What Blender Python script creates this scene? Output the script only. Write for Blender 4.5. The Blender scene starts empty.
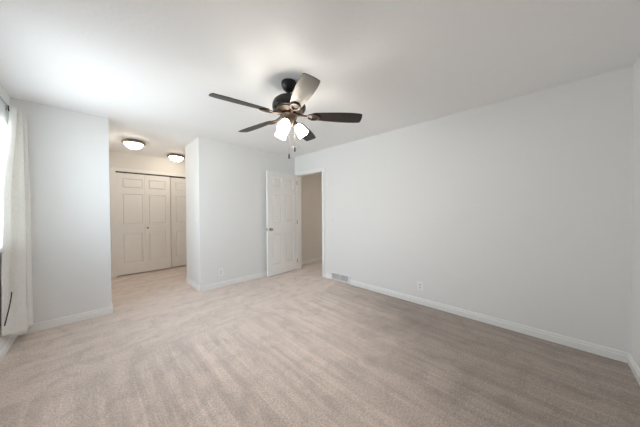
import bpy, bmesh, math, random
from mathutils import Vector, Matrix

random.seed(4)
S = bpy.context.scene
COL = S.collection
H = 2.44

# ------------------------------------------------------------------ camera
YAW, PITCH, ROLL, CAMH, FPX = 0.7892, -0.0131, -0.0053, 1.2746, 224.38
fw = Vector((math.sin(YAW) * math.cos(PITCH), math.cos(YAW) * math.cos(PITCH), math.sin(PITCH)))
rt = Vector((math.cos(YAW), -math.sin(YAW), 0))
up = rt.cross(fw)
r2 = rt * math.cos(ROLL) + up * math.sin(ROLL)
u2 = up * math.cos(ROLL) - rt * math.sin(ROLL)
cam_data = bpy.data.cameras.new('camera')
cam = bpy.data.objects.new('camera', cam_data)
COL.objects.link(cam)
m = Matrix((r2, u2, -fw)).transposed().to_4x4()
m.translation = (0, 0, CAMH)
cam.matrix_world = m
cam_data.sensor_fit = 'HORIZONTAL'
cam_data.sensor_width = 36.0
cam_data.lens = FPX / 640.0 * 36.0
cam_data.clip_start = 0.02
S.camera = cam

# ------------------------------------------------------------------ world (daylight outside the window)
SKY_STRENGTH = 14.0
w = bpy.data.worlds.new('daylight')
S.world = w
w.use_nodes = True
nt = w.node_tree
nt.nodes.clear()
out = nt.nodes.new('ShaderNodeOutputWorld')
bg = nt.nodes.new('ShaderNodeBackground')
tc = nt.nodes.new('ShaderNodeTexCoord')
sx = nt.nodes.new('ShaderNodeSeparateXYZ')
mr = nt.nodes.new('ShaderNodeMapRange')
mr.inputs['From Min'].default_value = -1
mr.inputs['From Max'].default_value = 1
rp = nt.nodes.new('ShaderNodeValToRGB')
rp.color_ramp.elements[0].position = 0.0
rp.color_ramp.elements[0].color = (0.66, 0.69, 0.71, 1)
e = rp.color_ramp.elements.new(0.47); e.color = (0.80, 0.86, 0.90, 1)
e = rp.color_ramp.elements.new(0.53); e.color = (0.88, 0.95, 1.0, 1)
rp.color_ramp.elements[-1].position = 1.0
rp.color_ramp.elements[-1].color = (0.55, 0.72, 1.0, 1)
nt.links.new(tc.outputs['Generated'], sx.inputs[0])
nt.links.new(sx.outputs['Z'], mr.inputs['Value'])
nt.links.new(mr.outputs[0], rp.inputs[0])
nt.links.new(rp.outputs[0], bg.inputs['Color'])
# sky strength shaped for the indoor light: full straight out, dimmed to either side
side = nt.nodes.new('ShaderNodeMapRange')
side.interpolation_type = 'SMOOTHSTEP'
side.inputs['From Min'].default_value = -0.40
side.inputs['From Max'].default_value = -0.97
side.inputs['To Min'].default_value = SKY_STRENGTH * 0.30
side.inputs['To Max'].default_value = SKY_STRENGTH
nt.links.new(sx.outputs['X'], side.inputs['Value'])
nt.links.new(side.outputs[0], bg.inputs['Strength'])
nt.links.new(bg.outputs[0], out.inputs[0])

WY0, WY1, WZ0, WZ1 = 2.2, 3.730, 0.97, 2.135      # window opening in the left wall
KX = -0.585
pl = bpy.data.lights.new('window_portal', 'AREA')
pl.shape = 'RECTANGLE'
pl.size = WZ1 - WZ0
pl.size_y = WY1 - WY0
pl.cycles.is_portal = True
po = bpy.data.objects.new('window_portal', pl)
COL.objects.link(po)
po.location = (KX - 0.148, (WY0 + WY1) / 2, (WZ0 + WZ1) / 2)
po.rotation_euler = (0, math.radians(-90), 0)

hl = bpy.data.lights.new('hall_fill', 'AREA')          # unseen fill light added to brighten the hall
hl.shape = 'DISK'
hl.size = 0.30
hl.energy = 3.6
hl.color = (1.0, 0.86, 0.70)
ho = bpy.data.objects.new('hall_fill', hl)
COL.objects.link(ho)
ho.location = (3.85, 2.55, H - 0.05)

# lamp strengths
FAN_LAMP = 30.0
FAN_BULB = 190.0
DOME_LAMP = 20.0

S.view_settings.view_transform = 'Standard'
S.view_settings.look = 'None'
S.view_settings.gamma = 1.0
S.view_settings.use_curve_mapping = False
S.view_settings.exposure = 0.18
try:
    S.cycles.use_denoising = True
    S.cycles.max_bounces = 14
    S.cycles.diffuse_bounces = 10
    S.cycles.sample_clamp_indirect = 8.0
except Exception:
    pass

# ------------------------------------------------------------------ materials
def principled(name, color, rough=0.5, metallic=0.0, spec=0.5):
    mt = bpy.data.materials.new(name)
    mt.use_nodes = True
    b = mt.node_tree.nodes['Principled BSDF']
    b.inputs['Base Color'].default_value = (*color, 1)
    b.inputs['Roughness'].default_value = rough
    b.inputs['Metallic'].default_value = metallic
    b.inputs['Specular IOR Level'].default_value = spec
    return mt, mt.node_tree, b

def add_bump(nt, b, scale, strength, dist=0.002, detail=3.0, tex='noise'):
    tcn = nt.nodes.new('ShaderNodeTexCoord')
    n = nt.nodes.new('ShaderNodeTexNoise')
    n.inputs['Scale'].default_value = scale
    n.inputs['Detail'].default_value = detail
    bp = nt.nodes.new('ShaderNodeBump')
    bp.inputs['Strength'].default_value = strength
    bp.inputs['Distance'].default_value = dist
    nt.links.new(tcn.outputs['Object'], n.inputs['Vector'])
    nt.links.new(n.outputs['Fac'], bp.inputs['Height'])
    nt.links.new(bp.outputs[0], b.inputs['Normal'])
    return n

def wall_paint(name, color, scale=60, strength=0.25):
    mt, nt, b = principled(name, color, 0.65, 0, 0.25)
    add_bump(nt, b, scale, strength, 0.003)
    return mt

M = {}
M['wall'] = wall_paint('wall_paint', (0.80, 0.803, 0.80))
M['ceiling'] = wall_paint('ceiling_texture', (0.90, 0.905, 0.91), 38, 0.35)
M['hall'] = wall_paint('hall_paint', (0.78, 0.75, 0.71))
M['trim'] = principled('white_trim', (0.86, 0.86, 0.85), 0.35)[0]
M['door'] = principled('door_paint', (0.90, 0.90, 0.895), 0.4)[0]
M['closet'] = principled('closet_paint', (0.84, 0.82, 0.79), 0.4)[0]
M['plastic'] = principled('white_plastic', (0.88, 0.88, 0.87), 0.3)[0]
M['slot'] = principled('outlet_slot', (0.08, 0.08, 0.08), 0.5)[0]
M['receptacle'] = principled('receptacle_plastic', (0.70, 0.70, 0.69), 0.4)[0]
M['switch_plate'] = principled('painted_plate', (0.80, 0.80, 0.79), 0.5)[0]
M['nickel'] = principled('brushed_nickel', (0.34, 0.31, 0.28), 0.28, 1.0)[0]
M['pewter'] = principled('aged_pewter', (0.27, 0.21, 0.155), 0.45, 0.5)[0]
M['brass'] = principled('antique_brass', (0.20, 0.14, 0.07), 0.4, 1.0)[0]
M['track'] = principled('dark_track', (0.05, 0.045, 0.04), 0.5, 0.6)[0]
M['black_metal'] = principled('oil_rubbed_metal', (0.011, 0.011, 0.012), 0.36, 0.0, 0.35)[0]
M['bronze'] = principled('brown_bronze', (0.055, 0.038, 0.026), 0.45, 0.5)[0]
M['vent_metal'] = principled('vent_enamel', (0.84, 0.84, 0.84), 0.4)[0]
M['vent_dark'] = principled('duct_dark', (0.34, 0.34, 0.345), 0.7)[0]
M['rod'] = principled('rod_grey_metal', (0.42, 0.43, 0.44), 0.35, 0.7)[0]
M['brown'] = principled('dark_brown_wood', (0.04, 0.025, 0.017), 0.6)[0]
M['frame'] = principled('white_vinyl', (0.88, 0.89, 0.89), 0.4)[0]

def blade_wood():
    mt, nt, b = principled('dark_walnut_blade', (0.05, 0.04, 0.034), 0.40, 0, 0.48)
    b.inputs['Specular Tint'].default_value = (1.0, 0.88, 0.72, 1)
    tcn = nt.nodes.new('ShaderNodeTexCoord')
    mp = nt.nodes.new('ShaderNodeMapping')
    mp.inputs['Scale'].default_value = (3, 70, 30)
    n = nt.nodes.new('ShaderNodeTexNoise')
    n.inputs['Scale'].default_value = 1.0
    n.inputs['Detail'].default_value = 4
    r = nt.nodes.new('ShaderNodeValToRGB')
    r.color_ramp.elements[0].position = 0.3
    r.color_ramp.elements[0].color = (0.011, 0.010, 0.010, 1)
    r.color_ramp.elements[1].position = 0.75
    r.color_ramp.elements[1].color = (0.026, 0.021, 0.019, 1)
    nt.links.new(tcn.outputs['Object'], mp.inputs[0])
    nt.links.new(mp.outputs[0], n.inputs['Vector'])
    nt.links.new(n.outputs['Fac'], r.inputs[0])
    nt.links.new(r.outputs[0], b.inputs['Base Color'])
    return mt
M['blade'] = blade_wood()

def lamp_glass(name, color, strength):
    mt, nt, b = principled(name, (0.9, 0.88, 0.84), 0.35)
    b.inputs['Emission Color'].default_value = (*color, 1)
    b.inputs['Emission Strength'].default_value = strength
    return mt
M['fan_glass'] = lamp_glass('lit_frosted_glass', (1.0, 0.93, 0.83), FAN_LAMP)
M['bulb'] = lamp_glass('lit_bulb', (1.0, 0.96, 0.91), FAN_BULB)
M['dome_glass'] = lamp_glass('lit_alabaster_glass', (1.0, 0.90, 0.77), DOME_LAMP)

def glass():
    mt = bpy.data.materials.new('window_glass')
    mt.use_nodes = True
    nt = mt.node_tree
    nt.nodes.clear()
    o = nt.nodes.new('ShaderNodeOutputMaterial')
    t = nt.nodes.new('ShaderNodeBsdfTransparent')
    t.inputs[0].default_value = (0.95, 0.97, 0.97, 1)
    g = nt.nodes.new('ShaderNodeBsdfGlossy')
    g.inputs['Roughness'].default_value = 0.02
    mx = nt.nodes.new('ShaderNodeMixShader')
    mx.inputs[0].default_value = 0.05
    nt.links.new(t.outputs[0], mx.inputs[1])
    nt.links.new(g.outputs[0], mx.inputs[2])
    nt.links.new(mx.outputs[0], o.inputs[0])
    return mt
M['glass'] = glass()

def fabric():
    mt = bpy.data.materials.new('white_linen')
    mt.use_nodes = True
    nt = mt.node_tree
    nt.nodes.clear()
    o = nt.nodes.new('ShaderNodeOutputMaterial')
    d = nt.nodes.new('ShaderNodeBsdfDiffuse')
    t = nt.nodes.new('ShaderNodeBsdfTranslucent')
    mx = nt.nodes.new('ShaderNodeMixShader')
    mx.inputs[0].default_value = 0.18
    tcn = nt.nodes.new('ShaderNodeTexCoord')
    mp = nt.nodes.new('ShaderNodeMapping')
    mp.inputs['Scale'].default_value = (40, 40, 5)
    n = nt.nodes.new('ShaderNodeTexNoise')
    n.inputs['Scale'].default_value = 6
    n.inputs['Detail'].default_value = 4
    r = nt.nodes.new('ShaderNodeValToRGB')
    r.color_ramp.elements[0].position = 0.3
    r.color_ramp.elements[0].color = (0.80, 0.785, 0.75, 1)
    r.color_ramp.elements[1].position = 0.7
    r.color_ramp.elements[1].color = (0.90, 0.89, 0.865, 1)
    bp = nt.nodes.new('ShaderNodeBump')
    bp.inputs['Strength'].default_value = 0.3
    bp.inputs['Distance'].default_value = 0.004
    nt.links.new(tcn.outputs['Object'], mp.inputs[0])
    nt.links.new(mp.outputs[0], n.inputs['Vector'])
    nt.links.new(n.outputs['Fac'], r.inputs[0])
    nt.links.new(n.outputs['Fac'], bp.inputs['Height'])
    nt.links.new(bp.outputs[0], d.inputs['Normal'])
    for s in (d, t):
        nt.links.new(r.outputs[0], s.inputs['Color'])
    nt.links.new(d.outputs[0], mx.inputs[1])
    nt.links.new(t.outputs[0], mx.inputs[2])
    nt.links.new(mx.outputs[0], o.inputs[0])
    return mt
M['fabric'] = fabric()

def carpet():
    """Cut-pile carpet: fine tuft grain, soft footprints, vacuum strokes along two directions."""
    mt, nt, b = principled('beige_carpet', (0.45, 0.39, 0.34), 0.95, 0, 0.1)
    L = nt.links.new
    N = nt.nodes.new
    tcn = N('ShaderNodeTexCoord')
    def noise(scale, detail, vec=None, rough=0.5, dist=0.0):
        n = N('ShaderNodeTexNoise')
        n.inputs['Scale'].default_value = scale
        n.inputs['Detail'].default_value = detail
        n.inputs['Roughness'].default_value = rough
        n.inputs['Distortion'].default_value = dist
        L(vec or tcn.outputs['Object'], n.inputs['Vector'])
        return n.outputs['Fac']
    def ramp(fac, p0, p1, c0, c1):
        r = N('ShaderNodeMapRange')
        r.inputs['From Min'].default_value = p0
        r.inputs['From Max'].default_value = p1
        r.inputs['To Min'].default_value = c0
        r.inputs['To Max'].default_value = c1
        r.interpolation_type = 'SMOOTHSTEP'
        L(fac, r.inputs['Value'])
        return r.outputs[0]
    def mul(a, c):
        k = N('ShaderNodeMath'); k.operation = 'MULTIPLY'
        L(a, k.inputs[0]); L(c, k.inputs[1])
        return k.outputs[0]
    def mapped(rot, sc):
        mp = N('ShaderNodeMapping')
        mp.inputs['Rotation'].default_value = (0, 0, rot)
        mp.inputs['Scale'].default_value = sc
        L(tcn.outputs['Object'], mp.inputs[0])
        return mp.outputs[0]
    grain = ramp(noise(260, 3, rough=0.7), 0.3, 0.7, 0.70, 1.25)
    tuft = ramp(noise(85, 3, rough=0.8), 0.34, 0.66, 0.78, 1.18)
    foot = ramp(noise(6.0, 4, rough=0.65, dist=0.6), 0.34, 0.56, 0.90, 1.03)
    strokes_y = ramp(noise(1.0, 4, mapped(math.radians(10), (13.0, 0.9, 1)), 0.65), 0.38, 0.62, 0.89, 1.05)
    lines_y = ramp(noise(1.0, 2, mapped(math.radians(16), (26.0, 0.7, 1)), 0.5), 0.56, 0.66, 1.0, 1.10)
    strokes_x = ramp(noise(1.0, 4, mapped(math.radians(-12), (1.4, 9.0, 1)), 0.6), 0.36, 0.64, 0.94, 1.04)
    sep = N('ShaderNodeSeparateXYZ')
    L(tcn.outputs['Object'], sep.inputs[0])
    zone = ramp(sep.outputs['Y'], 2.2, 2.65, 0.0, 1.0)
    mx = N('ShaderNodeMix'); mx.data_type = 'FLOAT'
    L(zone, mx.inputs[0]); L(mul(strokes_y, lines_y), mx.inputs[2]); L(strokes_x, mx.inputs[3])
    cmp_ = N('ShaderNodeMath'); cmp_.operation = 'MULTIPLY_ADD'      # dimmer light towards the right front corner, painted into the carpet colour
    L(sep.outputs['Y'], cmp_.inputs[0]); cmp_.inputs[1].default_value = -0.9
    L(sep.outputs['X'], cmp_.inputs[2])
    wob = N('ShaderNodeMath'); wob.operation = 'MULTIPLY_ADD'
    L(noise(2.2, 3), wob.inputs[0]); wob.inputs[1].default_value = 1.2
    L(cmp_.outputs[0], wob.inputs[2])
    corner_shade = ramp(wob.outputs[0], 0.75, 2.5, 1.0, 0.54)
    val = mul(mul(mul(grain, tuft), mul(foot, mx.outputs[0])), corner_shade)
    col = N('ShaderNodeMix'); col.data_type = 'RGBA'; col.blend_type = 'MULTIPLY'
    col.inputs[0].default_value = 1.0
    col.inputs[6].default_value = (0.73, 0.62, 0.55, 1)
    cmb = N('ShaderNodeCombineColor')
    for i in range(3):
        L(val, cmb.inputs[i])
    L(cmb.outputs[0], col.inputs[7])
    L(col.outputs[2], b.inputs['Base Color'])
    b.inputs['Sheen Weight'].default_value = 0.15
    bp = N('ShaderNodeBump')
    bp.inputs['Strength'].default_value = 0.6
    bp.inputs['Distance'].default_value = 0.006
    L(noise(150, 3, rough=0.7), bp.inputs['Height'])
    L(bp.outputs[0], b.inputs['Normal'])
    return mt
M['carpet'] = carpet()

# ------------------------------------------------------------------ mesh helpers
def box(bm, x0, x1, y0, y1, z0, z1):
    vs = [bm.verts.new((x, y, z)) for z in (z0, z1) for y in (y0, y1) for x in (x0, x1)]
    for f in ((0, 2, 3, 1), (4, 5, 7, 6), (0, 1, 5, 4), (2, 6, 7, 3), (0, 4, 6, 2), (1, 3, 7, 5)):
        bm.faces.new([vs[i] for i in f])
    return vs

def lathe(bm, prof, seg=40, mat=None, cap0=True, cap1=True):
    """prof: (r, z) pairs; closed with caps where r > 0."""
    rings = []
    for r, z in prof:
        if r < 1e-6:
            rings.append([bm.verts.new((0, 0, z))])
        else:
            rings.append([bm.verts.new((r * math.cos(2 * math.pi * i / seg), r * math.sin(2 * math.pi * i / seg), z)) for i in range(seg)])
    for a, c in zip(rings, rings[1:]):
        for i in range(seg):
            j = (i + 1) % seg
            if len(a) == 1 and len(c) == 1:
                continue
            if len(a) == 1:
                bm.faces.new((a[0], c[i], c[j]))
            elif len(c) == 1:
                bm.faces.new((a[i], a[j], c[0]))
            else:
                bm.faces.new((a[i], a[j], c[j], c[i]))
    if cap0 and len(rings[0]) > 1:
        bm.faces.new(rings[0])
    if cap1 and len(rings[-1]) > 1:
        bm.faces.new(rings[-1])
    vs = [v for r in rings for v in r]
    if mat is not None:
        for v in vs:
            v.co = mat @ v.co
    return vs

def tube(bm, pts, r, seg=10):
    pts = [Vector(p) for p in pts]
    rings = []
    for i, p in enumerate(pts):
        d = (pts[min(i + 1, len(pts) - 1)] - pts[max(i - 1, 0)]).normalized()
        ref = Vector((0, 0, 1)) if abs(d.z) < 0.9 else Vector((1, 0, 0))
        a = d.cross(ref).normalized()
        c = d.cross(a)
        rr = r[i] if isinstance(r, (list, tuple)) else r
        rings.append([bm.verts.new(p + a * rr * math.cos(2 * math.pi * k / seg) + c * rr * math.sin(2 * math.pi * k / seg)) for k in range(seg)])
    for a, c in zip(rings, rings[1:]):
        for k in range(seg):
            bm.faces.new((a[k], a[(k + 1) % seg], c[(k + 1) % seg], c[k]))
    bm.faces.new(rings[0]); bm.faces.new(rings[-1])

def prism(bm, outline, z0, z1):
    """outline: (x, y) loop extruded from z0 to z1."""
    a = [bm.verts.new((x, y, z0)) for x, y in outline]
    c = [bm.verts.new((x, y, z1)) for x, y in outline]
    bm.faces.new(a); bm.faces.new(c)
    n = len(a)
    for i in range(n):
        bm.faces.new((a[i], a[(i + 1) % n], c[(i + 1) % n], c[i]))

def sweep(bm, p0, p1, prof, nrm):
    """Extrude a (depth, z) profile from p0 to p1 on the floor; depth is measured along nrm."""
    rows = []
    for p in (p0, p1):
        rows.append([bm.verts.new((p[0] + nrm[0] * d, p[1] + nrm[1] * d, z)) for d, z in prof])
    n = len(prof)
    for i in range(n):
        bm.faces.new((rows[0][i], rows[0][(i + 1) % n], rows[1][(i + 1) % n], rows[1][i]))
    bm.faces.new(rows[0]); bm.faces.new(rows[1])

def obj(name, bm, mat, parent=None, smooth=False, bevel=0.0):
    bmesh.ops.recalc_face_normals(bm, faces=bm.faces[:])
    me = bpy.data.meshes.new(name)
    bm.to_mesh(me)
    bm.free()
    me.materials.append(mat)
    if smooth:
        for p in me.polygons:
            p.use_smooth = True
    o = bpy.data.objects.new(name, me)
    COL.objects.link(o)
    if parent:
        o.parent = parent
    if smooth:
        md = o.modifiers.new('edges', 'EDGE_SPLIT')
        md.split_angle = math.radians(38)
    if bevel:
        md = o.modifiers.new('bevel', 'BEVEL')
        md.width = bevel
        md.segments = 2
        md.limit_method = 'ANGLE'
    return o

def tag(o, label, cat, group=None, kind=None):
    o['label'] = label
    o['category'] = cat
    if group:
        o['group'] = group
    if kind:
        o['kind'] = kind
    return o

def thing(name, loc, label, cat, rotz=0.0, group=None, kind=None):
    o = bpy.data.objects.new(name, None)
    o.empty_display_size = 0.1
    COL.objects.link(o)
    o.location = loc
    o.rotation_euler = (0, 0, rotz)
    return tag(o, label, cat, group, kind)

def copy_tree(o, parent=None):
    c = o.copy()
    COL.objects.link(c)
    c.parent = parent
    for ch in list(o.children):
        copy_tree(ch, c)
    return c

def boxes(name, mat, label, cat, *bs, bevel=0.0):
    bm = bmesh.new()
    for q in bs:
        box(bm, *q)
    return tag(obj(name, bm, mat, bevel=bevel), label, cat, kind='structure')

# ------------------------------------------------------------------ room shell
RX, BY, BX0, BD, SX, FY, CY, HY = 3.10, 3.845, 1.172, 4.574, 0.142, -0.518, 5.872, 4.024
AX = 2.75          # far right wall of the alcove
OY0, OY1, OZ = 3.008, 3.788, 2.04      # hall doorway in the right wall

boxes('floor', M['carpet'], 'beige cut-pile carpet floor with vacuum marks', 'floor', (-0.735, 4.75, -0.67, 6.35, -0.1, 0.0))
boxes('ceiling', M['ceiling'], 'white textured ceiling over the whole room', 'ceiling', (-0.735, 4.75, -0.67, 6.35, H, H + 0.12))
boxes('wall_left', M['wall'], 'white wall with the window at the left edge', 'wall',
      (KX - 0.15, KX, FY - 0.15, WY0, 0, H), (KX - 0.15, KX, WY1, 6.35, 0, H),
      (KX - 0.15, KX, WY0, WY1, 0, WZ0 - 0.04), (KX - 0.15, KX, WY0, WY1, WZ1, H))
boxes('wall_alcove', M['wall'], 'pale wall section between the curtain and the closet alcove', 'wall', (KX, SX, BY, 6.35, 0, H))
boxes('wall_back', M['wall'], 'white wall block behind the open door with one outlet', 'wall', (BX0, RX + 0.12, BY, BD, 0, H))
boxes('wall_right', M['wall'], 'long blank white wall on the right with the doorway', 'wall',
      (RX, RX + 0.12, FY - 0.15, OY0, 0, H), (RX, RX + 0.12, OY1, BY, 0, H), (RX, RX + 0.12, OY0, OY1, OZ, H))
boxes('wall_front', M['wall'], 'white wall sliver at the right edge of the photo', 'wall', (KX, RX, FY - 0.15, FY, 0, H))
boxes('wall_closet', M['hall'], 'cream wall above the closet doors under two dome lights', 'wall',
      (SX, 0.300, CY, CY + 0.12, 0, H), (2.125, AX, CY, CY + 0.12, 0, H), (0.300, 2.125, CY, CY + 0.12, 2.065, H))
boxes('wall_closet_inner', M['hall'], 'back of the closet behind the folding doors', 'wall', (SX, AX, CY + 0.40, CY + 0.478, 0, H))
boxes('wall_alcove_right', M['hall'], 'right side of the closet alcove hidden behind the white wall block', 'wall', (AX, AX + 0.12, BD, 6.35, 0, H))
boxes('wall_hall', M['hall'], 'shaded greige hall wall seen through the doorway', 'wall', (RX + 0.12, 4.75, HY, HY + 0.12, 0, H))
boxes('wall_hall_right', M['hall'], 'far hall wall beyond the doorway', 'wall', (4.45, 4.57, 1.8, HY, 0, H))
boxes('wall_hall_front', M['hall'], 'near hall wall beyond the doorway', 'wall', (RX + 0.12, 4.45, 1.68, 1.80, 0, H))

# baseboards
BP = [(0, 0), (0.014, 0), (0.014, 0.056), (0.007, 0.060), (0.007, 0.065), (0.012, 0.069), (0.010, 0.079), (0.005, 0.085), (0, 0.085)]
def baseboard(name, label, *runs, mat='trim'):
    bm = bmesh.new()
    for p0, p1, nrm in runs:
        sweep(bm, p0, p1, BP, nrm)
    return tag(obj(name, bm, M[mat]), label, 'baseboard', kind='structure')
baseboard('baseboard_left', 'white baseboard under the window wall at the lower left', ((KX, FY), (KX, BY), (1, 0)))
baseboard('baseboard_alcove', 'white baseboard on the wall beside the curtain', ((KX, BY), (SX + 0.014, BY), (0, -1)), ((SX, BY), (SX, CY), (1, 0)))
baseboard('baseboard_back', 'white baseboard around the wall block below the outlet', ((BX0 - 0.014, BY), (RX, BY), (0, -1)), ((BX0, BY), (BX0, BD), (-1, 0)))
baseboard('baseboard_right', 'white baseboard along the long right wall', ((RX, FY), (RX, 2.352), (-1, 0)), ((RX, 2.775), (RX, OY0 - 0.06), (-1, 0)))
baseboard('baseboard_front', 'short white baseboard at the lower right corner', ((KX, FY), (RX, FY), (0, 1)))
baseboard('baseboard_hall', 'white baseboard in the hall beyond the doorway', ((RX + 0.12, HY), (4.45, HY), (0, -1)))

# door casings
def casing(name, label, rects, mat):
    bm = bmesh.new()
    for r in rects:
        box(bm, *r)
    return tag(obj(name, bm, M[mat], bevel=0.004), label, 'door casing', kind='structure')
CW = 0.057
casing('trim_1', 'white casing and jambs around the hall doorway',
       [(RX - 0.014, RX, OY0 - CW, OY0 + 0.004, 0, OZ + CW), (RX - 0.014, RX, OY1 - 0.004, OY1 + CW - 0.001, 0, OZ + CW),
        (RX - 0.014, RX, OY0 + 0.004, OY1 - 0.004, OZ - 0.004, OZ + CW),
        (RX, RX + 0.12, OY0, OY0 + 0.015, 0, OZ), (RX, RX + 0.12, OY1 - 0.015, OY1, 0, OZ), (RX, RX + 0.12, OY0 + 0.015, OY1 - 0.015, OZ - 0.015, OZ)], 'trim')
casing('trim_2', 'cream casing around the closet opening',
       [(0.300 - CW - 0.02, 0.303, CY - 0.014, CY, 0, 2.065 + CW), (2.122, 2.125 + CW, CY - 0.014, CY, 0, 2.065 + CW),
        (0.303, 2.122, CY - 0.014, CY, 2.062, 2.065 + CW)], 'closet')
bm = bmesh.new()
box(bm, 0.303, 2.122, CY + 0.012, CY + 0.10, 2.040, 2.062)
tag(obj('trim_3', bm, M['track']), 'dark metal track above the closet doors', 'door track', kind='structure')

# ------------------------------------------------------------------ window
win = thing('window_1', (KX, (WY0 + WY1) / 2, WZ0), 'bright window at the left edge beside the white curtain', 'window', kind='structure')
def wl(*b):      # world box -> window-local
    return (b[0] - KX, b[1] - KX, b[2] - (WY0 + WY1) / 2, b[3] - (WY0 + WY1) / 2, b[4] - WZ0, b[5] - WZ0)
bm = bmesh.new()
fx0, fx1 = KX - 0.13, KX - 0.08
for q in ((WY0, WY0 + 0.05, WZ0, WZ1), (WY1 - 0.05, WY1, WZ0, WZ1), (WY0 + 0.05, WY1 - 0.05, WZ0, WZ0 + 0.05), (WY0 + 0.05, WY1 - 0.05, WZ1 - 0.05, WZ1),
          (2.94, 2.995, WZ0 + 0.05, WZ1 - 0.05)):
    box(bm, *wl(fx0, fx1, *q))
obj('window_frame', bm, M['frame'], win, bevel=0.004)
for y0, y1 in ((WY0 + 0.05, 2.94), (2.995, WY1 - 0.05)):
    bm = bmesh.new()
    box(bm, *wl(KX - 0.108, KX - 0.102, y0, y1, WZ0 + 0.05, WZ1 - 0.05))
    obj('window_pane', bm, M['glass'], win)
bm = bmesh.new()
box(bm, *wl(KX - 0.15, KX + 0.025, WY0 - 0.02, WY1 + 0.02, WZ0 - 0.04, WZ0))
sill = obj('window_sill', bm, M['trim'], win, bevel=0.006)

# ------------------------------------------------------------------ doors
def panel_slab(w, h, t, cols, rows):
    """Moulded panel door: x 0..w, y 0 (front) .. t (back), z 0..h, both faces with sunk raised panels."""
    bm = bmesh.new()
    xs = sorted({0, w, *[c for p in cols for c in p]})
    zs = sorted({0, h, *[c for p in rows for c in p]})
    for side in (0, 1):
        def P(x, y, z):
            return bm.verts.new((x, y if side == 0 else t - y, z))
        for x0, x1 in zip(xs, xs[1:]):
            for z0, z1 in zip(zs, zs[1:]):
                if (x0, x1) in cols and (z0, z1) in rows:
                    loops = []
                    for ins, dep in ((0, 0), (0.003, 0.015), (0.015, 0.017), (0.020, 0.006), (0.036, 0.003)):
                        loops.append([P(a, dep, c) for a, c in ((x0 + ins, z0 + ins), (x1 - ins, z0 + ins), (x1 - ins, z1 - ins), (x0 + ins, z1 - ins))])
                    for l0, l1 in zip(loops, loops[1:]):
                        for i in range(4):
                            bm.faces.new((l0[i], l0[(i + 1) % 4], l1[(i + 1) % 4], l1[i]))
                    bm.faces.new(loops[-1])
                else:
                    bm.faces.new([P(x0, 0, z0), P(x1, 0, z0), P(x1, 0, z1), P(x0, 0, z1)])
    for a, c in (((0, 0), (w, 0)), ((w, 0), (w, h)), ((w, h), (0, h)), ((0, h), (0, 0))):
        bm.faces.new([bm.verts.new(v) for v in ((a[0], 0, a[1]), (c[0], 0, c[1]), (c[0], t, c[1]), (a[0], t, a[1]))])
    bmesh.ops.remove_doubles(bm, verts=bm.verts[:], dist=1e-5)
    return bm

# hall door, swung open against the back wall; local x runs from the hinge to the free edge
DW, DH, DT = 0.775, 2.03, 0.035
ang = math.radians(180 + 5.0)
door = thing('door_1', (RX - 0.004, OY1 - 0.010, 0.012), 'white six-panel door standing open against the back wall', 'door', kind='structure')
door.rotation_euler = (0, 0, ang)
bm = panel_slab(DW, DH, DT, [(0.105, 0.325), (0.425, 0.645)], [(0.215, 0.825), (1.030, 1.595), (1.725, 1.915)])
for v in bm.verts:
    v.co.y -= DT
slab = obj('door_slab', bm, M['door'], door)
def knob_bm(sgn):
    bm = bmesh.new()
    prof = [(0.0, 0), (0.030, 0), (0.031, 0.004), (0.026, 0.009), (0.012, 0.012), (0.011, 0.030), (0.020, 0.036), (0.026, 0.045), (0.0265, 0.052), (0.022, 0.060), (0.012, 0.064), (0, 0.065)]
    lathe(bm, prof, 28, Matrix.Rotation(math.radians(-90 if sgn > 0 else 90), 4, 'X'))
    return bm
KX_, KZ_ = DW - 0.062, 0.905
for sgn, y in ((1, 0.0), (-1, -DT)):
    k = obj('door_knob', knob_bm(sgn), M['nickel'], door, smooth=True)
    k.location = (KX_, y, KZ_)
bm = bmesh.new()
box(bm, DW - 0.0005, DW + 0.0015, -DT * 0.86, -DT * 0.14, KZ_ - 0.03, KZ_ + 0.03)
obj('latch_plate', bm, M['nickel'], door)
for hz in (0.18, 1.02, 1.86):
    bm = bmesh.new()
    lathe(bm, [(0.0065, -0.045), (0.0065, 0.045)], 12)
    box(bm, -0.001, 0.0, -0.032, -0.004, -0.045, 0.045)
    hg = obj('hinge', bm, M['nickel'], door)
    hg.location = (-0.004, 0.0045, hz)

# closet folding doors
def closet_pair(name, x0, y, zt, label, knob_leaf, z0=0.022):
    d = thing(name, (x0, y, z0), label, 'closet door', kind='structure')
    lw = 0.4455
    hh = zt - z0
    for i in (0, 1):
        sym = [(0.088, 0.406)] if i == 0 else [(0.056, 0.354)]
        bm = panel_slab(lw, hh, 0.032, sym, [(0.215, 0.812), (0.992, 1.600), (1.718, 1.905)])
        lf = obj('door_leaf', bm, M['closet'], d)
        lf.location = (i * 0.4475, 0, 0)
    if knob_leaf is not None:
        bm = bmesh.new()
        lathe(bm, [(0.0, 0), (0.010, 0), (0.008, 0.012), (0.015, 0.020), (0.017, 0.028), (0.012, 0.034), (0, 0.036)], 20, Matrix.Rotation(math.radians(90), 4, 'X'))
        kb = obj('knob', bm, M['brass'], d, smooth=True)
        kb.location = (0.4475 * knob_leaf + 0.038, 0, 0.913)
    return d
closet_pair('door_2', 0.305, CY + 0.002, 2.036, 'cream panelled closet door with one small dark knob', 1)
closet_pair('door_3', 1.212, CY + 0.034, 2.036, 'cream panelled closet door set back beside the white wall corner', None)

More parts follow.
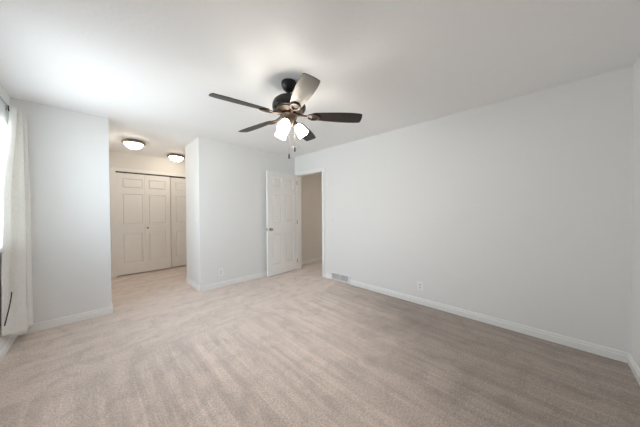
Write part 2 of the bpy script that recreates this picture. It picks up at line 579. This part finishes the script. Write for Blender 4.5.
# ------------------------------------------------------------------ ceiling fan
FC = (1.264, 1.644)
fan = thing('ceiling_fan', (FC[0], FC[1], H), 'dark five-blade ceiling fan with three lit glass shades', 'ceiling fan')
def fan_lathe(name, prof, mat, parent=fan, seg=48):
    bm = bmesh.new()
    lathe(bm, prof, seg)
    return obj(name, bm, mat, parent, smooth=True)
fan_lathe('canopy', [(0.0, 0), (0.066, 0), (0.069, -0.010), (0.069, -0.024), (0.064, -0.042), (0.052, -0.062), (0.034, -0.079), (0.020, -0.086), (0, -0.086)], M['black_metal'])
fan_lathe('downrod', [(0.0125, -0.080), (0.0125, -0.100), (0.022, -0.102), (0.024, -0.124), (0.024, -0.140)], M['black_metal'], seg=24)
fan_lathe('motor_housing', [(0.0, -0.132), (0.035, -0.133), (0.075, -0.138), (0.110, -0.151), (0.135, -0.172), (0.147, -0.196), (0.151, -0.216), (0.150, -0.236), (0.143, -0.252), (0.136, -0.256), (0.132, -0.250), (0.0, -0.248)], M['black_metal'], seg=64)
fan_lathe('motor_plate', [(0.0, -0.246), (0.128, -0.250), (0.124, -0.262), (0.100, -0.272), (0.088, -0.284), (0.0, -0.284)], M['bronze'], seg=64)
fan_lathe('switch_housing', [(0.0, -0.282), (0.074, -0.284), (0.080, -0.292), (0.080, -0.304), (0.072, -0.314), (0.066, -0.330), (0.058, -0.352), (0.046, -0.372), (0.036, -0.388), (0.024, -0.400), (0.012, -0.410), (0.009, -0.418), (0, -0.420)], M['bronze'])

def blade_outline():
    pts = []
    r0, r1 = 0.205, 0.660
    hw = [(0.205, 0.026), (0.212, 0.040), (0.225, 0.047), (0.26, 0.052), (0.32, 0.058), (0.40, 0.064), (0.48, 0.068), (0.55, 0.069), (0.60, 0.067), (0.640, 0.063), (0.654, 0.060), (0.660, 0.054)]
    top = list(hw)
    tip = [(0.665, 0.030), (0.667, 0.0), (0.665, -0.030)]
    return top + tip + [(r, -q) for r, q in reversed(hw)]
bm = bmesh.new()
prism(bm, blade_outline(), -0.003, 0.003)
blade_me = obj('blade', bm, M['blade'], fan, bevel=0.0015)
def arm_bm():
    """Cast bracket: shank from the hub, opening into an oval ring under the blade root."""
    bm = bmesh.new()
    tube(bm, [(0.078, 0, 0.012), (0.110, 0, 0.004), (0.140, 0, -0.003), (0.170, 0, -0.007)], [0.016, 0.013, 0.012, 0.012], 12)
    for s in (-1, 1):
        tube(bm, [(0.162, 0, -0.007), (0.178, s * 0.022, -0.008), (0.205, s * 0.036, -0.009), (0.240, s * 0.038, -0.009), (0.268, s * 0.024, -0.009), (0.282, 0, -0.009)],
             [0.010, 0.009, 0.008, 0.0075, 0.007, 0.007], 10)
    for v in bm.verts:
        if v.co.x > 0.19 and v.co.z > -0.0035:
            v.co.z = -0.0035
    return bm
arm_me = obj('blade_arm', arm_bm(), M['bronze'], fan, smooth=True)
PITCHA = math.radians(-14)
for i in range(5):
    a = math.radians(29.3 + 72 * i)
    for src in (blade_me, arm_me):
        o = src if i == 0 else src.copy()
        if i:
            COL.objects.link(o)
            o.parent = fan
        tilt = Matrix.Rotation(PITCHA, 4, 'X')
        droop = Matrix.Rotation(math.radians(1.5), 4, 'Y')
        o.matrix_local = Matrix.Translation((0, 0, -0.299)) @ Matrix.Rotation(a, 4, 'Z') @ droop @ tilt

# lamp shades: bell glass pointing outwards and down
for adeg in (211, 91, 331):
    a = math.radians(adeg)
    od = Vector((math.cos(a), math.sin(a), 0))
    el = math.radians(52)
    axis = od * math.cos(el) + Vector((0, 0, -math.sin(el)))
    zx = axis
    xx = Vector((-math.sin(a), math.cos(a), 0))
    yx = zx.cross(xx)
    R = Matrix((xx, yx, zx)).transposed().to_4x4()
    R.translation = od * 0.067 + Vector((0, 0, -0.374))
    bm = bmesh.new()
    prof_o = [(0.026, 0.004), (0.032, 0.014), (0.040, 0.034), (0.048, 0.060), (0.053, 0.086), (0.056, 0.106), (0.056, 0.120)]
    prof_i = [(r - 0.004, z) for r, z in reversed(prof_o)]
    lathe(bm, prof_o + prof_i, 36, cap0=False, cap1=False)
    sh = obj('lamp_shade', bm, M['fan_glass'], fan, smooth=True)
    sh.matrix_local = R @ Matrix.Scale(0.95, 4)
    bm = bmesh.new()
    lathe(bm, [(0, -0.030), (0.014, -0.030), (0.018, -0.012), (0.027, -0.006), (0.029, 0.008), (0.0, 0.010)], 24)
    so = obj('lamp_socket', bm, M['bronze'], fan, smooth=True)
    so.matrix_local = R
    bm = bmesh.new()
    lathe(bm, [(0, 0.010), (0.013, 0.012), (0.015, 0.030), (0.025, 0.056), (0.028, 0.076), (0.025, 0.090), (0.014, 0.099), (0, 0.101)], 20)
    bu = obj('bulb', bm, M['bulb'], fan, smooth=True)
    bu.matrix_local = R @ Matrix.Scale(0.95, 4)

# pull chains with fobs
for dx, zt, zb in ((-0.003, -0.410, -0.645), (0.050, -0.350, -0.582)):
    ox, oy = dx * r2.x, dx * r2.y
    bm = bmesh.new()
    tube(bm, [(ox, oy, zt), (ox, oy, zb)], 0.0009, 8)
    ch = obj('pull_chain', bm, M['pewter'], fan)
    bm = bmesh.new()
    lathe(bm, [(0, zb + 0.004), (0.004, zb), (0.0075, zb - 0.010), (0.0075, zb - 0.040), (0.005, zb - 0.046), (0, zb - 0.047)], 14, Matrix.Translation((ox, oy, 0)))
    obj('chain_fob', bm, M['bronze'], ch, smooth=True)

# ------------------------------------------------------------------ alcove dome lights
def dome_light(x, y, label):
    t = thing('dome_light', (x, y, H), label, 'ceiling light', group='dome lights in the closet alcove')
    bm = bmesh.new()
    lathe(bm, [(0.0, 0), (0.120, 0), (0.128, -0.012), (0.148, -0.018), (0.157, -0.026), (0.158, -0.040), (0.152, -0.047), (0.140, -0.052), (0.128, -0.052), (0.124, -0.040), (0, -0.040)], 56)
    obj('rim', bm, M['pewter'], t, smooth=True)
    bm = bmesh.new()
    lathe(bm, [(0.0, -0.044), (0.123, -0.044), (0.123, -0.056), (0.115, -0.074), (0.098, -0.096), (0.072, -0.116), (0.040, -0.131), (0.0, -0.137)], 56)
    obj('glass_bowl', bm, M['dome_glass'], t, smooth=True)
    bm = bmesh.new()
    lathe(bm, [(0.0, -0.135), (0.012, -0.136), (0.010, -0.143), (0.006, -0.147), (0.008, -0.152), (0.005, -0.158), (0, -0.160)], 20)
    obj('finial', bm, M['pewter'], t, smooth=True)
    return t
dome_light(0.480, 4.800, 'lit dome ceiling light nearer the left wall of the closet alcove')
dome_light(1.215, 5.390, 'lit dome ceiling light farther back beside the white wall corner')

# ------------------------------------------------------------------ smoke detector
bm = bmesh.new()
lathe(bm, [(0, 0), (0.068, 0), (0.068, -0.012), (0.062, -0.022), (0.052, -0.034), (0.030, -0.038), (0, -0.038)], 40)
sd = obj('smoke_detector', bm, M['plastic'], smooth=True)
sd.location = (2.61, 3.225, H)
tag(sd, 'round white smoke detector on the ceiling near the doorway corner', 'smoke detector')

# ------------------------------------------------------------------ outlets, switches, vent
def face_matrix(loc, nrm):
    """local x = along the wall, y = out of the wall, z = up"""
    n = Vector(nrm)
    x = n.cross(Vector((0, 0, 1)))
    mt = Matrix((x, n, Vector((0, 0, 1)))).transposed().to_4x4()
    mt.translation = loc
    return mt
def outlet(loc, nrm, label):
    t = thing('wall_outlet', loc, label, 'outlet', group='wall outlets')
    t.matrix_world = face_matrix(loc, nrm)
    bm = bmesh.new(); box(bm, -0.036, 0.036, 0, 0.006, -0.058, 0.058)
    obj('cover_plate', bm, M['plastic'], t, bevel=0.003)
    for z in (-0.020, 0.020):
        bm = bmesh.new()
        pts = [(0.0165 * math.cos(q), 0.0145 * math.sin(q)) for q in [k * math.pi / 12 for k in range(24)]]
        prism(bm, pts, 0.0, 0.0022)
        for v in bm.verts:
            v.co = Vector((v.co.x, 0.006 + v.co.z, z + v.co.y))
        r = obj('receptacle', bm, M['receptacle'], t)
        bm = bmesh.new()
        for x in (-0.006, 0.006):
            box(bm, x - 0.0013, x + 0.0013, 0.0080, 0.0085, z - 0.001, z + 0.008)
        box(bm, -0.002, 0.002, 0.0080, 0.0085, z - 0.009, z - 0.005)
        obj('slots', bm, M['slot'], r)
    bm = bmesh.new()
    lathe(bm, [(0, 0), (0.003, 0), (0.003, 0.001), (0, 0.0015)], 10, Matrix.Translation((0, 0.006, 0)) @ Matrix.Rotation(math.radians(-90), 4, 'X'))
    obj('screw', bm, M['receptacle'], t)
    return t
outlet((1.494, BY, 0.246), (0, -1, 0), 'white wall outlet low on the wall left of the open door')
outlet((RX, 1.172, 0.246), (-1, 0, 0), 'white wall outlet low on the long right wall')

def switch(loc, nrm, wdt, n, label):
    t = thing('light_switch', loc, label, 'light switch')
    t.matrix_world = face_matrix(loc, nrm)
    bm = bmesh.new(); box(bm, -wdt / 2, wdt / 2, 0, 0.005, -0.057, 0.057)
    obj('cover_plate', bm, M['switch_plate'], t, bevel=0.003)
    for i in range(n):
        x = (i - (n - 1) / 2) * 0.046
        bm = bmesh.new()
        box(bm, x - 0.005, x + 0.005, 0.004, 0.008, -0.012, 0.012)
        vs = box(bm, x - 0.004, x + 0.004, 0.007, 0.016, 0.000, 0.007)
        obj('toggle', bm, M['switch_plate'], t)
switch((RX, 2.78, 1.105), (-1, 0, 0), 0.116, 2, 'white double light switch right of the hall doorway')
switch((BX0, 4.02, 1.145), (-1, 0, 0), 0.070, 1, 'white light switch on the narrow wall side facing the closet alcove')

vent = thing('wall_vent', (RX, 2.563, 0.010), 'white metal wall vent above carpet right of the hall doorway', 'vent')
vent.matrix_world = face_matrix((RX, 2.563, 0.010), (-1, 0, 0))
bm = bmesh.new(); box(bm, -0.185, 0.185, 0, 0.004, 0.014, 0.118)
obj('duct_backing', bm, M['vent_dark'], vent)
bm = bmesh.new()
for q in ((-0.208, -0.180, 0, 0.018, 0, 0.132), (0.180, 0.208, 0, 0.018, 0, 0.132), (-0.180, 0.180, 0, 0.018, 0, 0.016), (-0.180, 0.180, 0, 0.018, 0.116, 0.132), (-0.010, 0.010, 0, 0.018, 0.016, 0.116)):
    box(bm, *q)
obj('vent_frame', bm, M['vent_metal'], vent, bevel=0.003)
bm = bmesh.new()
for x0, x1 in ((-0.180, -0.010), (0.010, 0.180)):
    k = 15
    for i in range(k):
        x = x0 + (i + 0.5) * (x1 - x0) / k
        vs = box(bm, x - 0.001, x + 0.001, 0.004, 0.014, 0.016, 0.116)
        for v in vs:
            v.co.x += (v.co.y - 0.009) * 0.2
obj('louvers', bm, M['vent_metal'], vent)

# ------------------------------------------------------------------ curtain, rod and the things below the window
rodt = thing('curtain_rod', (KX, 2.5, 2.286), 'thin grey curtain rod above the window at the left edge', 'curtain rod')
bm = bmesh.new()
tube(bm, [(0.019, -0.55, 0), (0.019, 1.22, 0)], 0.006, 12)
obj('rod', bm, M['rod'], rodt, smooth=True)
for y in (-0.5, 1.18):
    bm = bmesh.new()
    box(bm, 0, 0.005, y - 0.010, y + 0.010, -0.028, 0.028)
    box(bm, 0.004, 0.020, y - 0.005, y + 0.005, -0.012, -0.005)
    obj('bracket', bm, M['rod'], rodt)

def catmull(pts, t):
    n = len(pts) - 1
    f = min(t * n, n - 1e-6)
    i = int(f); u = f - i
    p = [Vector(pts[max(0, min(n, i + k))]) for k in (-1, 0, 1, 2)]
    return 0.5 * ((2 * p[1]) + (-p[0] + p[2]) * u + (2 * p[0] - 5 * p[1] + 4 * p[2] - p[3]) * u * u + (-p[0] + 3 * p[1] - 3 * p[2] + p[3]) * u ** 3)
top = [(-0.550, 3.560), (-0.520, 3.566), (-0.512, 3.600), (-0.552, 3.640), (-0.549, 3.655), (-0.505, 3.662), (-0.492, 3.690), (-0.545, 3.735), (-0.545, 3.748), (-0.490, 3.755), (-0.478, 3.785), (-0.530, 3.815)]
mid = [(-0.562, 3.375), (-0.548, 3.400), (-0.540, 3.480), (-0.560, 3.590), (-0.556, 3.600), (-0.505, 3.604), (-0.480, 3.650), (-0.522, 3.700), (-0.520, 3.712), (-0.478, 3.725), (-0.464, 3.775), (-0.510, 3.820)]
low = [(-0.564, 3.265), (-0.556, 3.300), (-0.550, 3.400), (-0.566, 3.490), (-0.562, 3.500), (-0.520, 3.515), (-0.482, 3.580), (-0.500, 3.660), (-0.498, 3.675), (-0.474, 3.690), (-0.464, 3.770), (-0.500, 3.820)]
hem = [(-0.562, 3.225), (-0.556, 3.270), (-0.550, 3.350), (-0.552, 3.420), (-0.545, 3.440), (-0.515, 3.490), (-0.480, 3.560), (-0.474, 3.620), (-0.480, 3.670), (-0.468, 3.700), (-0.462, 3.765), (-0.490, 3.815)]
levels = [(0.0, top), (0.45, mid), (0.82, low), (1.0, hem)]
NS, NZ = 110, 60
bm = bmesh.new()
grid = []
for j in range(NZ + 1):
    v = j / NZ
    for (v0, a), (v1, c) in zip(levels, levels[1:]):
        if v <= v1 + 1e-9:
            break
    k = (v - v0) / (v1 - v0)
    k = k * k * (3 - 2 * k)
    row = []
    for i in range(NS + 1):
        s = i / NS
        p = catmull(a, s).lerp(catmull(c, s), k)
        zt = 2.275 + 0.006 * math.sin(s * 40)
        zb = 0.235 - 0.135 * min(1, s / 0.55) ** 0.8
        wob = 0.003 * math.sin(9 * v + 14 * s) * v
        row.append(bm.verts.new((max(p.x + wob, -0.572), min(p.y, 3.826), zt + (zb - zt) * v)))
    grid.append(row)
for j in range(NZ):
    for i in range(NS):
        bm.faces.new((grid[j][i], grid[j][i + 1], grid[j + 1][i + 1], grid[j + 1][i]))
cur = thing('curtain', (-0.52, 3.68, 0.1), 'white linen curtain panel hanging at the far end of the window', 'curtain')
for v in bm.verts:
    v.co -= Vector((-0.52, 3.68, 0.1))
cl = obj('cloth', bm, M['fabric'], cur, smooth=False)
for p in cl.data.polygons:
    p.use_smooth = True
md = cl.modifiers.new('thickness', 'SOLIDIFY'); md.thickness = 0.0025; md.offset = 0
bm = bmesh.new()
tube(bm, [(-0.031, -0.119, 2.172), (-0.032, -0.124, 2.160), (-0.031, -0.124, 2.135), (-0.029, -0.121, 2.120)], 0.004, 8)
obj('hook', bm, M['black_metal'], cur)

pan = thing('wall_panel', (KX, 2.75, 0.33), 'dark brown panel on the wall under the window sill at the left edge', 'panel')
bm = bmesh.new(); box(bm, 0, 0.030, -0.75, 0.445, 0.0, 0.592)
obj('body', bm, M['brown'], pan, bevel=0.004)
bm = bmesh.new(); box(bm, 0, 0.034, 0.30, 0.430, -0.030, -0.001)
obj('bracket', bm, M['pewter'], pan, bevel=0.003)

bm = bmesh.new()
tube(bm, [(-0.540, 3.20, 0.322), (-0.540, 3.26, 0.362), (-0.540, 3.33, 0.410), (-0.541, 3.40, 0.462), (-0.542, 3.44, 0.500), (-0.543, 3.47, 0.540)], 0.004, 10)  # unidentified dark line at the curtain folds, built as a thin tube
tag(obj('strip', bm, M['brown'], smooth=True), 'thin dark brown line running along the lower folds of the white curtain', 'strip')
